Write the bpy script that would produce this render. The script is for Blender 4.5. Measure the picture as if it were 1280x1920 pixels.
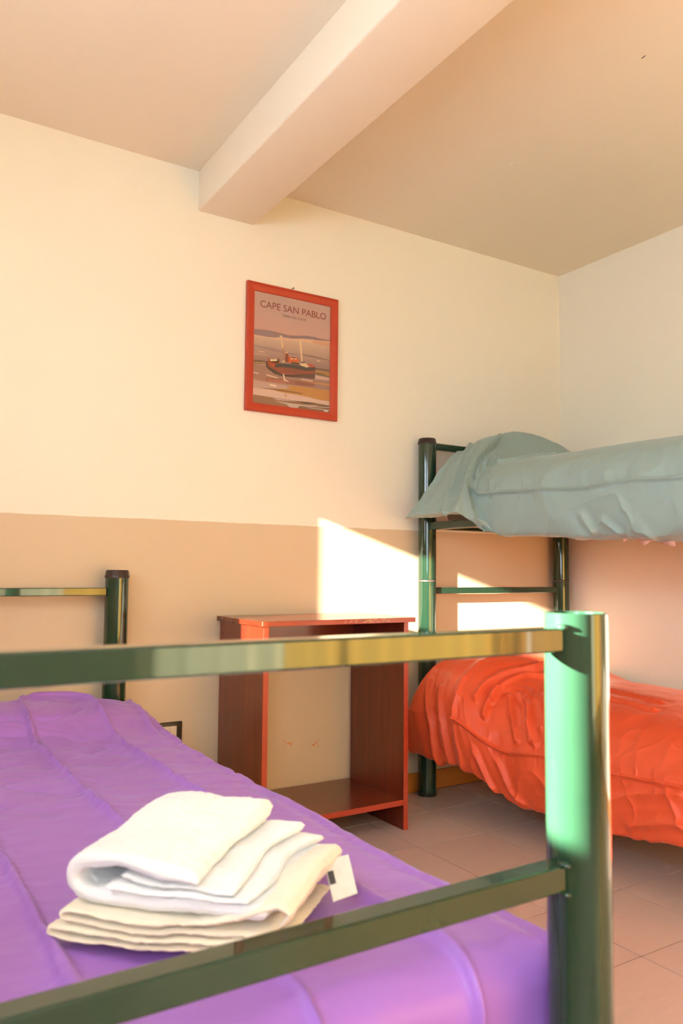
import bpy, bmesh, math
import numpy as np
from mathutils import Matrix, Vector

S = bpy.context.scene
for o in list(bpy.data.objects):
    bpy.data.objects.remove(o)
COL = S.collection

# ---------------------------------------------------------------- camera
F_PX = 1475.88
YAW, PITCH, ROLL = -0.5594, 0.0753, 0.0087
CAM = Vector((-3.0772, -2.7993, 0.956))
fw = Vector((-math.sin(YAW) * math.cos(PITCH), math.cos(YAW) * math.cos(PITCH), math.sin(PITCH)))
rt = Vector((math.cos(YAW), math.sin(YAW), 0))
up = rt.cross(fw)
r2 = rt * math.cos(ROLL) + up * math.sin(ROLL)
u2 = up * math.cos(ROLL) - rt * math.sin(ROLL)
cam = bpy.data.cameras.new('camera')
cam.sensor_fit = 'HORIZONTAL'
cam.sensor_width = 24.0
cam.lens = 24.0 * F_PX / 1280
cam.clip_start = 0.02
cam.dof.use_dof = True
cam.dof.focus_distance = 2.9
cam.dof.aperture_fstop = 5.6
camo = bpy.data.objects.new('camera', cam)
camo.matrix_world = Matrix.Translation(CAM) @ Matrix((r2, u2, -fw)).transposed().to_4x4()
COL.objects.link(camo)
S.camera = camo

# ---------------------------------------------------------------- world, sun, exposure
W = bpy.data.worlds.new('world')
S.world = W
W.use_nodes = True
bg = W.node_tree.nodes['Background']
bg.inputs[0].default_value = (0.86, 1.01, 1.18, 1)
bg.inputs[1].default_value = 14.6

SUN = Vector((0.911, 0.412, -0.280)).normalized()
sun = bpy.data.lights.new('sun', 'SUN')
sun.energy = 30.0
sun.color = (1.0, 0.92, 0.80)
sun.angle = math.radians(0.55)
suno = bpy.data.objects.new('sun', sun)
suno.rotation_euler = SUN.to_track_quat('-Z', 'Y').to_euler()
COL.objects.link(suno)

# low sun thrown back by the glass of the open casement in the left wall
gl = bpy.data.lights.new('casement_glint', 'SPOT')
gl.energy = 4800.0
gl.color = (1.0, 0.95, 0.85)
gl.spot_size = math.radians(13.0)
gl.spot_blend = 0.12
gl.shadow_soft_size = 0.012
glo = bpy.data.objects.new('casement_glint', gl)
glo.location = (-3.62, -1.49, 1.19)
glo.rotation_euler = (Vector((-2.29, -2.10, 0.795)) - glo.location).to_track_quat('-Z', 'Y').to_euler()
COL.objects.link(glo)

S.view_settings.view_transform = 'Standard'
S.view_settings.look = 'None'
S.view_settings.gamma = 1.0
S.view_settings.use_curve_mapping = False
S.view_settings.exposure = 0.05
S.cycles.max_bounces = 6
S.cycles.diffuse_bounces = 4
S.cycles.glossy_bounces = 3
S.cycles.adaptive_threshold = 0.08
S.cycles.use_denoising = True

# ---------------------------------------------------------------- helpers
def lin(c):
    return tuple((v / 12.92 if v <= 0.04045 else ((v + 0.055) / 1.055) ** 2.4) for v in c)
def rgb(r, g, b):
    return lin((r / 255, g / 255, b / 255)) + (1.0,)

class NT:
    def __init__(s, name):
        s.m = bpy.data.materials.new(name)
        s.m.use_nodes = True
        s.t = s.m.node_tree
        s.b = s.t.nodes['Principled BSDF']
        s.out = s.t.nodes['Material Output']
    def n(s, kind, **k):
        nd = s.t.nodes.new(kind)
        for a, v in k.items():
            if a in nd.bl_rna.properties.keys():
                setattr(nd, a, v)
            else:
                nd.inputs[a.replace('_', ' ')].default_value = v
        return nd
    def l(s, a, b):
        s.t.links.new(a, b)
    def mix(s, fac, c1, c2):
        nd = s.n('ShaderNodeMixRGB')
        for i, v in enumerate((fac, c1, c2)):
            if hasattr(v, 'links'):
                s.l(v, nd.inputs[i])
            else:
                nd.inputs[i].default_value = v
        return nd.outputs[0]
    def ramp(s, fac, stops):
        nd = s.n('ShaderNodeValToRGB')
        els = nd.color_ramp.elements
        while len(els) < len(stops):
            els.new(0.5)
        for e, (p_, c) in zip(els, stops):
            e.position = p_
            e.color = c
        s.l(fac, nd.inputs[0])
        return nd.outputs[0]
    def coords(s, scale=(1, 1, 1), kind='Object'):
        tc = s.n('ShaderNodeTexCoord')
        mp = s.n('ShaderNodeMapping')
        mp.inputs['Scale'].default_value = scale
        s.l(tc.outputs[kind], mp.inputs[0])
        return mp.outputs[0]
    def noise(s, vec, scale, detail=3, rough=0.5):
        nd = s.n('ShaderNodeTexNoise')
        nd.inputs['Scale'].default_value = scale
        nd.inputs['Detail'].default_value = detail
        nd.inputs['Roughness'].default_value = rough
        s.l(vec, nd.inputs['Vector'])
        return nd.outputs[0]
    def bump(s, h, strength, dist):
        nd = s.n('ShaderNodeBump')
        nd.inputs['Strength'].default_value = strength
        nd.inputs['Distance'].default_value = dist
        s.l(h, nd.inputs['Height'])
        s.l(nd.outputs[0], s.b.inputs['Normal'])
        return nd
    def base(s, v):
        if hasattr(v, 'links'):
            s.l(v, s.b.inputs['Base Color'])
        else:
            s.b.inputs['Base Color'].default_value = v
    def set(s, **k):
        for a, v in k.items():
            s.b.inputs[a.replace('_', ' ')].default_value = v
        return s

BLK, WHT = (0, 0, 0, 1), (1, 1, 1, 1)

# walls: cream above, tan band below a painted line
def wall_material(name='painted_wall', line=1.1432):
    m = NT(name)
    tc = m.n('ShaderNodeTexCoord')
    sx = m.n('ShaderNodeSeparateXYZ')
    m.l(tc.outputs['Object'], sx.inputs[0])
    v = m.coords()
    wob = m.noise(v, 9, 2)
    ad = m.n('ShaderNodeMath', operation='MULTIPLY_ADD')
    m.l(wob, ad.inputs[0]); ad.inputs[1].default_value = 0.006; m.l(sx.outputs[2], ad.inputs[2])
    gt = m.n('ShaderNodeMath', operation='GREATER_THAN')
    m.l(ad.outputs[0], gt.inputs[0]); gt.inputs[1].default_value = line
    big = m.noise(v, 2.2, 3)
    cream = m.mix(big, (0.80, 0.745, 0.60, 1), (0.83, 0.775, 0.63, 1))
    tan = m.mix(big, (0.63, 0.49, 0.32, 1), (0.66, 0.515, 0.34, 1))
    col = m.mix(gt.outputs[0], tan, cream)
    m.base(col)
    m.set(Roughness=0.62)
    m.b.inputs['Specular IOR Level'].default_value = 0.3
    m.bump(m.noise(v, 160, 1), 0.12, 0.002)
    return m.m
M_WALL = wall_material()
M_WALL_PLAIN = wall_material('painted_wall_plain', -1.0)

def paint_material(name, col, rough=0.6, bump=0.1):
    m = NT(name)
    v = m.coords()
    n = m.noise(v, 1.8, 3)
    m.base(m.mix(n, tuple(c * 0.97 for c in col[:3]) + (1,), tuple(min(1, c * 1.03) for c in col[:3]) + (1,)))
    m.set(Roughness=rough)
    m.bump(m.noise(v, 140, 1), bump, 0.002)
    return m.m
M_CEIL = paint_material('ceiling_paint', (0.83, 0.725, 0.57, 1), 0.7)

def wood(name, dark, light, grain_axis, rough=0.3, scale=1.0, coat=0.3):
    m = NT(name)
    sc = [55 * scale] * 3
    sc['xyz'.index(grain_axis)] = 2.0 * scale
    v = m.coords(tuple(sc))
    g = m.noise(v, 1.0, 5, 0.6)
    sc2 = [14 * scale] * 3
    sc2['xyz'.index(grain_axis)] = 0.7 * scale
    g2 = m.noise(m.coords(tuple(sc2)), 1.0, 3, 0.55)
    c = m.mix(g2, dark, light)
    c = m.mix(m.ramp(g, [(0.38, BLK), (0.62, WHT)]), m.mix(0.35, c, dark), c)
    m.base(c)
    m.set(Roughness=rough)
    m.b.inputs['Coat Weight'].default_value = coat
    m.b.inputs['Coat Roughness'].default_value = 0.15
    m.bump(g, 0.06, 0.001)
    return m.m
MAHD, MAHL = rgb(78, 22, 10), rgb(144, 54, 28)
M_MAH_V = wood('mahogany_upright_grain', MAHD, MAHL, 'z')
M_MAH_H = wood('mahogany_level_grain', MAHD, MAHL, 'x', rough=0.22)
M_EDGE = wood('red_edge_banding', rgb(150, 44, 24), rgb(178, 62, 36), 'x', rough=0.35)
M_SKIRT = wood('honey_wood', rgb(170, 98, 30), rgb(205, 130, 50), 'x', rough=0.4)

def metal_paint(name, col, rough=0.17):
    m = NT(name)
    v = m.coords()
    n = m.noise(v, 30, 3)
    m.base(m.mix(n, col, tuple(c * 0.85 for c in col[:3]) + (1,)))
    m.set(Roughness=rough)
    m.b.inputs['Specular IOR Level'].default_value = 0.12
    m.b.inputs['Coat Weight'].default_value = 1.0
    m.b.inputs['Coat Roughness'].default_value = 0.04
    m.b.inputs['Coat IOR'].default_value = 1.5
    m.bump(m.noise(v, 90, 1), 0.01, 0.0004)
    return m.m
M_GREEN = metal_paint('dark_green_enamel', (0.012, 0.040, 0.020, 1))

def plastic(name, col, rough=0.4):
    m = NT(name)
    n = m.noise(m.coords(), 60, 2)
    m.base(m.mix(n, col, tuple(c * 0.8 for c in col[:3]) + (1,)))
    m.set(Roughness=rough)
    return m.m
M_CAP = plastic('brown_black_plastic', (0.035, 0.018, 0.014, 1), 0.35)
M_BLACK = plastic('black_plastic', (0.02, 0.018, 0.014, 1), 0.4)
M_IVORY = plastic('ivory_plastic', (0.76, 0.66, 0.55, 1), 0.45)
M_STEEL = plastic('bare_steel', (0.11, 0.085, 0.075, 1), 0.4)
M_WHITE = plastic('white_lacquer', (0.8, 0.78, 0.74, 1), 0.4)
M_FRAME = wood('red_orange_frame_paint', rgb(172, 52, 26), rgb(190, 66, 34), 'x', rough=0.45, coat=0.1)

def fabric(name, col, rough, sheen, sheen_tint, weave=900, spec=0.35):
    m = NT(name)
    v = m.coords()
    n = m.noise(v, 7, 3)
    m.base(m.mix(n, tuple(c * 0.93 for c in col[:3]) + (1,), col))
    m.set(Roughness=rough)
    m.b.inputs['Specular IOR Level'].default_value = spec
    m.b.inputs['Sheen Weight'].default_value = sheen
    m.b.inputs['Sheen Roughness'].default_value = 0.35
    m.b.inputs['Sheen Tint'].default_value = sheen_tint
    m.bump(m.noise(v, weave, 2), 0.15, 0.0006)
    return m.m
M_PURPLE = fabric('purple_microfibre', (0.37, 0.165, 0.58, 1), 0.42, 0.35, (0.6, 0.55, 1.0, 1))
M_TEAL = fabric('grey_teal_cotton', (0.30, 0.40, 0.365, 1), 0.6, 0.2, (0.8, 0.95, 1.0, 1))
M_ORANGE = fabric('orange_microfibre', (0.80, 0.105, 0.036, 1), 0.42, 0.3, (1.0, 0.5, 0.4, 1))
M_SHEET = fabric('peach_sheet', (0.80, 0.47, 0.36, 1), 0.8, 0.1, WHT)
M_MATT = fabric('mattress_ticking', (0.35, 0.29, 0.26, 1), 0.85, 0.1, WHT)

def terry(name, col):
    m = NT(name)
    v = m.coords()
    n1 = m.noise(v, 420, 3, 0.7)
    n2 = m.noise(v, 60, 3)
    m.base(m.mix(n2, tuple(c * 0.96 for c in col[:3]) + (1,), col))
    m.set(Roughness=0.95)
    m.b.inputs['Specular IOR Level'].default_value = 0.1
    m.b.inputs['Sheen Weight'].default_value = 0.3
    m.bump(n1, 0.6, 0.0025)
    return m.m
M_TWHITE = terry('white_terry', (0.90, 0.89, 0.87, 1))
M_TCREAM = terry('cream_terry', (0.90, 0.80, 0.62, 1))

def tile_material():
    m = NT('mauve_brown_tile')
    oi = m.n('ShaderNodeObjectInfo')
    v = m.coords((3, 90, 3), 'Generated')
    g = m.noise(v, 1.0, 4, 0.6)
    g2 = m.noise(m.coords((1, 1, 1)), 5, 4)
    c = m.mix(m.ramp(g, [(0.35, BLK), (0.65, WHT)]), (0.53, 0.395, 0.34, 1), (0.60, 0.455, 0.40, 1))
    c = m.mix(0.3, c, m.mix(g2, (0.49, 0.36, 0.31, 1), (0.64, 0.49, 0.425, 1)))
    hs = m.n('ShaderNodeHueSaturation')
    mr = m.n('ShaderNodeMapRange')
    m.l(oi.outputs['Random'], mr.inputs[0]); mr.inputs[3].default_value = 0.94; mr.inputs[4].default_value = 1.06
    m.l(mr.outputs[0], hs.inputs['Value']); m.l(c, hs.inputs['Color'])
    m.base(hs.outputs[0])
    m.set(Roughness=0.33)
    m.bump(g, 0.12, 0.001)
    return m.m
M_TILE = tile_material()
M_GROUT = paint_material('brown_grout', (0.12, 0.06, 0.045, 1), 0.9, 0.3)

def curtain_material(name, tint, veil):
    """sheer organza: most light passes straight through, tinted; the rest scatters"""
    m = NT(name)
    tr = m.n('ShaderNodeBsdfTranslucent')
    tp_ = m.n('ShaderNodeBsdfTransparent')
    g = m.noise(m.coords((40, 40, 4)), 4, 2)
    c = m.mix(g, tint, tuple(v * 0.85 for v in tint[:3]) + (1,))
    m.l(c, tr.inputs[0]); m.l(c, tp_.inputs[0])
    mx = m.n('ShaderNodeMixShader')
    mx.inputs[0].default_value = veil
    m.l(tp_.outputs[0], mx.inputs[1]); m.l(tr.outputs[0], mx.inputs[2])
    m.l(mx.outputs[0], m.out.inputs[0])
    return m.m
M_CURT = curtain_material('golden_organza', (1.0, 0.47, 0.07, 1), 0.4)
M_VOILE = curtain_material('cream_voile', (0.74, 0.56, 0.27, 1), 0.6)

def attr_material(name, rough=0.35):
    m = NT(name)
    a = m.n('ShaderNodeVertexColor')
    a.layer_name = 'print'
    g = m.noise(m.coords((60, 60, 300)), 3, 2)
    m.base(m.mix(m.ramp(g, [(0.35, (0.93, 0.93, 0.93, 1)), (0.65, WHT)]), BLK, WHT))
    mu = m.n('ShaderNodeMixRGB', blend_type='MULTIPLY')
    mu.inputs[0].default_value = 1.0
    m.l(a.outputs[0], mu.inputs[1])
    m.l(m.ramp(g, [(0.3, (0.93, 0.93, 0.93, 1)), (0.7, WHT)]), mu.inputs[2])
    m.base(mu.outputs[0])
    m.set(Roughness=rough)
    return m.m
M_PRINT = attr_material('poster_print')

def mesh(name, verts, faces, mat, parent=None, smooth=False):
    me = bpy.data.meshes.new(name)
    me.from_pydata([tuple(v) for v in verts], [], faces)
    me.materials.append(mat)
    if smooth:
        me.polygons.foreach_set('use_smooth', [True] * len(me.polygons))
    me.update()
    o = bpy.data.objects.new(name, me)
    COL.objects.link(o)
    if parent:
        o.parent = parent
    return o

def tag(o, label=None, cat=None, group=None, kind=None):
    for k, v in (('label', label), ('category', cat), ('group', group), ('kind', kind)):
        if v:
            o[k] = v
    return o

def empty(name, loc, label, cat, group=None):
    e = bpy.data.objects.new(name, None)
    e.location = loc
    e.empty_display_size = 0.1
    COL.objects.link(e)
    bpy.context.view_layer.update()
    return tag(e, label, cat, group)

def bm_obj(name, bm, mat, parent=None, smooth=True, off=None):
    """link a bmesh given in world coordinates; under a parent it is shifted to the parent's frame"""
    if parent is not None:
        o_ = Vector((0, 0, 0))
        q = parent
        while q:
            o_ += q.location
            q = q.parent
        bmesh.ops.translate(bm, verts=bm.verts, vec=-o_)
    me = bpy.data.meshes.new(name)
    bmesh.ops.recalc_face_normals(bm, faces=bm.faces)
    bm.to_mesh(me)
    bm.free()
    me.materials.append(mat)
    if smooth:
        me.polygons.foreach_set('use_smooth', [True] * len(me.polygons))
        try:
            me.set_sharp_from_angle(angle=math.radians(38))
        except Exception:
            pass
    o = bpy.data.objects.new(name, me)
    COL.objects.link(o)
    if parent:
        o.parent = parent
    return o

def add_box(bm, lo, hi, bev=0.0, seg=2):
    c = [(a + b) / 2 for a, b in zip(lo, hi)]
    s = [abs(b - a) for a, b in zip(lo, hi)]
    r = bmesh.ops.create_cube(bm, size=1.0, matrix=Matrix.Translation(c) @ Matrix.Diagonal(s + [1]))
    if bev > 0:
        ed = list({e for v in r['verts'] for e in v.link_edges})
        bmesh.ops.bevel(bm, geom=ed, offset=bev, segments=seg, affect='EDGES', profile=0.5)

def box(name, lo, hi, mat, parent=None, bev=0.0, seg=2):
    bm = bmesh.new()
    add_box(bm, lo, hi, bev, seg)
    return bm_obj(name, bm, mat, parent, smooth=False)

def add_lathe(bm, cx, cy, prof, n=40, close=True):
    """revolve (r,z) profile about a vertical axis"""
    rings = []
    for r, z in prof:
        rings.append([bm.verts.new((cx + r * math.cos(2 * math.pi * i / n), cy + r * math.sin(2 * math.pi * i / n), z)) for i in range(n)])
    for a, b in zip(rings, rings[1:]):
        for i in range(n):
            bm.faces.new((a[i], a[(i + 1) % n], b[(i + 1) % n], b[i]))
    if close:
        bm.faces.new(rings[0][::-1])
        bm.faces.new(rings[-1])

def lathe(name, cx, cy, prof, mat, parent=None, n=40, close=True):
    bm = bmesh.new()
    add_lathe(bm, cx, cy, prof, n, close)
    return bm_obj(name, bm, mat, parent)

# value noise on arrays
def _h(ix, iy, seed):
    v = (ix.astype(np.int64) * 374761393 + iy.astype(np.int64) * 668265263 + seed * 1442695041) & 0xFFFFFFFF
    v = ((v ^ (v >> 13)) * 1274126177) & 0xFFFFFFFF
    v = v ^ (v >> 16)
    return (v & 0xFFFF) / 65535.0
def vn(x, y, seed=0):
    x = np.asarray(x, float); y = np.asarray(y, float)
    ix, iy = np.floor(x), np.floor(y)
    fx, fy = x - ix, y - iy
    fx = fx * fx * fx * (fx * (fx * 6 - 15) + 10); fy = fy * fy * fy * (fy * (fy * 6 - 15) + 10)
    a, b = _h(ix, iy, seed), _h(ix + 1, iy, seed)
    c, d = _h(ix, iy + 1, seed), _h(ix + 1, iy + 1, seed)
    return (a * (1 - fx) + b * fx) * (1 - fy) + (c * (1 - fx) + d * fx) * fy
def fbm(x, y, seed=0, oct=3):
    s, a, t = 0, 1.0, 0
    for i in range(oct):
        s = s + a * vn(x * 2 ** i, y * 2 ** i, seed + i * 17); t += a; a *= 0.5
    return s / t
def ridge(x, y, seed=0, p_=2.0):
    n = vn(x, y, seed)
    return (1 - np.abs(2 * n - 1)) ** p_
def sst(a, b, x):
    t = np.clip((x - a) / (b - a), 0, 1)
    return t * t * (3 - 2 * t)
def spline(pts, u):
    """Catmull-Rom through equally spaced control values; pts (n,k), u in 0..1"""
    pts = np.asarray(pts, float)
    n = len(pts)
    t = np.clip(u, 0, 1) * (n - 1)
    i = np.minimum(t.astype(int), n - 2)
    f = (t - i)[..., None]
    P = lambda k: pts[np.clip(k, 0, n - 1)]
    p0, p1, p2, p3 = P(i - 1), P(i), P(i + 1), P(i + 2)
    return 0.5 * (2 * p1 + (p2 - p0) * f + (2 * p0 - 5 * p1 + 4 * p2 - p3) * f ** 2 + (3 * p1 - p0 - 3 * p2 + p3) * f ** 3)

def sheet(name, P, H, mat, parent=None, flip=False, thick=0.010, origin=(0, 0, 0)):
    du, dv = np.gradient(P, axis=0), np.gradient(P, axis=1)
    N = np.cross(du, dv)
    N /= np.linalg.norm(N, axis=2, keepdims=True) + 1e-12
    if flip:
        N = -N
    P = P + N * H[..., None] - np.array(origin)
    a, b = P.shape[:2]
    idx = np.arange(a * b).reshape(a, b)
    q = np.stack([idx[:-1, :-1], idx[1:, :-1], idx[1:, 1:], idx[:-1, 1:]], -1).reshape(-1, 4)
    if flip:
        q = q[:, ::-1]
    o = mesh(name, P.reshape(-1, 3), q.tolist(), mat, parent, True)
    o.location = origin
    if thick:
        md = o.modifiers.new('thickness', 'SOLIDIFY')
        md.thickness = thick
        md.offset = -1
    return o

# ================================================================ the room
H = 2.5
TH = 0.01                       # the right wall and the beam run a touch off square
XL, YR = -3.70, -4.50           # left wall, wall behind the camera
def rw(y):
    return TH * y

def struct(o):
    return tag(o, kind='structure')

floor = struct(box('floor', (XL - 0.12, YR - 0.12, -0.10), (0.12, 0.12, -0.0025), M_GROUT))
# floor tiles, one object each
T, TX, TY = 0.3035, -1.3434, -0.2498
tile_cache = {}
i0, i1 = math.floor((XL - TX) / T), math.ceil((0 - TX) / T)
j0, j1 = math.floor((YR - TY) / T), math.ceil((0 - TY) / T)
for i in range(i0, i1):
    for j in range(j0, j1):
        x0, x1 = max(TX + i * T, XL), min(TX + (i + 1) * T, -0.001)
        y0, y1 = max(TY + j * T, YR), min(TY + (j + 1) * T, -0.001)
        if x1 - x0 < 0.01 or y1 - y0 < 0.01:
            continue
        g = 0.0022
        w, d = round(x1 - x0 - 2 * g, 4), round(y1 - y0 - 2 * g, 4)
        if (w, d) not in tile_cache:
            bm = bmesh.new()
            add_box(bm, (-w / 2, -d / 2, -0.008), (w / 2, d / 2, 0.0))
            me = bpy.data.meshes.new('floor_tile')
            bm.to_mesh(me); bm.free()
            me.materials.append(M_TILE)
            tile_cache[(w, d)] = me
        o = bpy.data.objects.new('floor_tile', tile_cache[(w, d)])
        COL.objects.link(o)
        o.parent = floor
        o.location = ((x0 + x1) / 2, (y0 + y1) / 2, 0)

wall_back = struct(box('wall_back', (XL - 0.12, 0.0, 0), (0.12, 0.12, H), M_WALL))
struct(mesh('wall_right', [(rw(0), 0, 0), (rw(YR) , YR, 0), (0.14, YR, 0), (0.14, 0, 0), (rw(0), 0, H), (rw(YR), YR, H), (0.14, YR, H), (0.14, 0, H)],
            [(0, 3, 2, 1), (4, 5, 6, 7), (0, 1, 5, 4), (1, 2, 6, 5), (2, 3, 7, 6), (3, 0, 4, 7)], M_WALL_PLAIN))
ceil = struct(box('ceiling', (XL - 0.12, YR - 0.12, H), (0.14, 0.12, H + 0.12), M_CEIL))
# beam under the ceiling
bx0, bx1, bz = -1.9903, -1.752, H - 0.1575
bm = bmesh.new()
vs = []
for y in (0.02, YR):
    for x, z in ((bx0, H + 0.01), (bx0, bz), (bx1, bz), (bx1, H + 0.01)):
        vs.append(bm.verts.new((x + TH * y, y, z)))
for k in range(4):
    bm.faces.new((vs[k], vs[(k + 1) % 4], vs[4 + (k + 1) % 4], vs[4 + k]))
bm.faces.new(vs[:4][::-1]); bm.faces.new(vs[4:])
ed = [e for e in bm.edges if abs(e.verts[0].co.z - bz) < 1e-4 and abs(e.verts[1].co.z - bz) < 1e-4 and abs(e.verts[0].co.y - e.verts[1].co.y) > 1]
bmesh.ops.bevel(bm, geom=ed, offset=0.007, segments=3, affect='EDGES', profile=0.5)
struct(bm_obj('trim_1', bm, M_CEIL))['label'] = 'plastered beam running under the ceiling'
# patched ring and a chip in the ceiling paint
lathe('plaster_patch', -1.008, -0.703, [(0.017, H - 0.0002), (0.017, H - 0.0012), (0.012, H - 0.002), (0.003, H - 0.002)], M_CEIL, ceil, 20)

mesh('paint_chip', [(-1.1263, -1.3567, H - 0.0006), (-1.1315, -1.3655, H - 0.0012), (-1.1345, -1.3790, H - 0.0030), (-1.1320, -1.3786, H - 0.0030), (-1.1270, -1.3690, H - 0.0012)],
     [(0, 1, 2, 3, 4)], M_CAP, ceil)

# unseen left wall; openings shaped for the sun patch and added for fill
def wall_with_holes(name, axis, pos, thick, a0, a1, holes):
    """wall in the plane axis=pos, spanning a0..a1, holes (h0,h1,z0,z1) sorted along the wall"""
    bm = bmesh.new()
    def blk(p0, p1, z0, z1):
        if p1 - p0 < 1e-4 or z1 - z0 < 1e-4:
            return
        if axis == 'x':
            add_box(bm, (pos, p0, z0), (pos + thick, p1, z1))
        else:
            add_box(bm, (p0, pos, z0), (p1, pos + thick, z1))
    cur = a0
    for h0, h1, z0, z1 in holes:
        blk(cur, h0, 0, H)
        blk(h0, h1, 0, z0)
        blk(h0, h1, z1, H)
        cur = h1
    blk(cur, a1, 0, H)
    return struct(bm_obj(name, bm, M_WALL, smooth=False))
wall_with_holes('wall_left', 'x', XL, -0.12, YR - 0.12, 0.0,
                [(-4.25, -2.92, 0.9, 2.1), (-1.990, -1.27, 1.556, 1.906), (-1.27, -1.032, 1.206, 1.906)])
RW0, RW1 = -2.05, -0.12
wall_with_holes('wall_front', 'y', YR, -0.12, XL - 0.12, 0.12, [(RW0, RW1, 0.30, 1.20)])  # unseen rear opening, added for fill and the reflection in the rail

def window_frame(name, axis, pos, a0, a1, z0, z1, t=0.045):
    bm = bmesh.new()
    def bar(p0, p1, q0, q1):
        if axis == 'x':
            add_box(bm, (pos - 0.025, p0, q0), (pos + 0.025, p1, q1), 0.004, 1)
        else:
            add_box(bm, (p0, pos - 0.025, q0), (p1, pos + 0.025, q1), 0.004, 1)
    bar(a0, a1, z0, z0 + t); bar(a0, a1, z1 - t, z1)
    bar(a0, a0 + t, z0 + t, z1 - t); bar(a1 - t, a1, z0 + t, z1 - t)
    mid = (a0 + a1) / 2
    bar(mid - t / 2, mid + t / 2, z0 + t, z1 - t)
    return struct(bm_obj(name, bm, M_WHITE))
window_frame('fill_window_1', 'x', XL - 0.09, -4.25, -2.92, 0.9, 2.1)  # frame of the left opening added for fill light
window_frame('fill_window_2', 'y', YR - 0.09, RW0, RW1, 0.30, 1.20)  # frame of the added rear opening

# unseen curtains added behind the camera to colour the front rail's reflection
def curtain(x0, x1, y, mat, label):
    nx, nz = 150, 10
    cx_ = np.linspace(x0, x1, nx)[:, None] * np.ones((1, nz))
    cz_ = np.linspace(0.12, 1.32, nz)[None, :] * np.ones((nx, 1))
    cy_ = y + 0.022 * np.sin(cx_ * 48 + 0.8 * np.sin(cx_ * 9)) * (0.6 + 0.4 * (1.32 - cz_) / 1.32)
    return tag(sheet('curtain', np.stack([cx_, cy_, cz_], -1), np.zeros((nx, nz)), mat, thick=0), label, 'curtain')
curtain(-1.48, -0.06, YR + 0.09, M_CURT, 'golden sheer curtain added behind the camera to give the rail a gold reflection')
curtain(-2.12, -1.45, YR + 0.04, M_VOILE, 'cream voile curtain added behind the camera to soften the rail reflection')

# skirting
struct(box('baseboard_back', (XL, -0.012, 0.003), (0, 0.0, 0.085), M_SKIRT, bev=0.003))
bmr = bmesh.new()
add_box(bmr, (-0.012, YR, 0.003), (0.0, -0.012, 0.085), 0.003, 1)
for v in bmr.verts:
    v.co.x += rw(v.co.y)
struct(bm_obj('baseboard_right', bmr, M_SKIRT))

# ================================================================ beds
PR = 0.04
def post(parent, x, y, z0, z1, cap=None, open_top=False, name='post'):
    bm = bmesh.new()
    if open_top:
        add_lathe(bm, x, y, [(PR - 0.003, z0), (PR, z0 + 0.003), (PR, z1 - 0.0012), (PR - 0.0012, z1), (PR - 0.0036, z1), (PR - 0.0042, z1 - 0.001), (PR - 0.0042, z1 - 0.12), (0.001, z1 - 0.1201)], 56)
    else:
        add_lathe(bm, x, y, [(PR - 0.003, z0), (PR, z0 + 0.003), (PR, z1 - 0.002), (PR - 0.002, z1)], 56)
    o = bm_obj(name, bm, M_GREEN, parent)
    if cap:
        c = bmesh.new()
        add_lathe(c, x, y, [(PR * 0.9, z1 - 0.002), (PR + 0.0018, z1 - 0.0015), (PR + 0.0022, z1 + 0.006), (PR + 0.0004, z1 + 0.009), (PR - 0.0014, z1 + cap - 0.004), (PR - 0.004, z1 + cap), (0.002, z1 + cap + 0.0005)], 48)
        cc = bm_obj('cap', c, M_CAP, o)
    return o

def rail_x(parent, name, x0, x1, y, z0, z1, hw=0.012):
    return box(name, (x0, y - hw, z0), (x1, y + hw, z1), M_GREEN, parent, 0.0025, 2)

def weld(parent, x, y, z):
    bm = bmesh.new()
    bmesh.ops.create_icosphere(bm, subdivisions=2, radius=0.006, matrix=Matrix.Translation((x, y, z)) @ Matrix.Diagonal((1.2, 1.6, 0.8, 1)))
    return bm_obj('weld', bm, M_GREEN, parent)

# --- single bed in front
BX0, BX1, BYH, BYF = -3.128, -2.2785, -0.058, -2.094
bed = empty('single_bed', ((BX0 + BX1) / 2, (BYH + BYF) / 2, 0), 'dark green tubular single bed frame in front, beside the nightstand', 'bed')
for x in (BX0, BX1):
    post(bed, x, BYH, 0.0, 0.928, cap=0.026)
    p_ = post(bed, x, BYF, 0.0, 0.906, open_top=True)
for y, zs in ((BYF, ((0.858, 0.888), (0.570, 0.601))), (BYH, ((0.866, 0.893), (0.385, 0.412)))):
    for z0, z1 in zs:
        rail_x(bed, 'headboard_rail' if y == BYH else 'footboard_rail', BX0 + PR - 0.002, BX1 - PR + 0.002, y, z0, z1, 0.015 if y == BYF else 0.012)
for z in (0.602, 0.568, 0.889):
    weld(bed, BX1 - PR - 0.001, BYF - 0.014, z)
for x in (BX0, BX1):
    box('side_rail', (x - 0.014, BYF + PR - 0.004, 0.235), (x + 0.014, BYH - PR + 0.004, 0.275), M_GREEN, bed, 0.003)
def slats(parent, x0, x1, y0, y1, z, n):
    first = None
    for k in range(n):
        y = y0 + (y1 - y0) * (k + 0.5) / n
        if first is None:
            first = box('slat', (x0, y - 0.035, z), (x1, y + 0.035, z + 0.015), M_SKIRT, parent, 0.002, 1)
            fy = y
        else:
            c = first.copy()
            COL.objects.link(c)
            c.parent = parent
            c.location.y = y - fy
slats(bed, BX0 + 0.012, BX1 - 0.012, BYF + 0.08, BYH - 0.08, 0.275, 10)
tag(box('mattress', (BX0 + 0.045, BYF + 0.11, 0.29), (BX1 - 0.05, BYH - 0.06, 0.425), M_MATT, None, 0.035, 4),
    'mattress of the front bed, hidden under the purple duvet', 'mattress')

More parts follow.
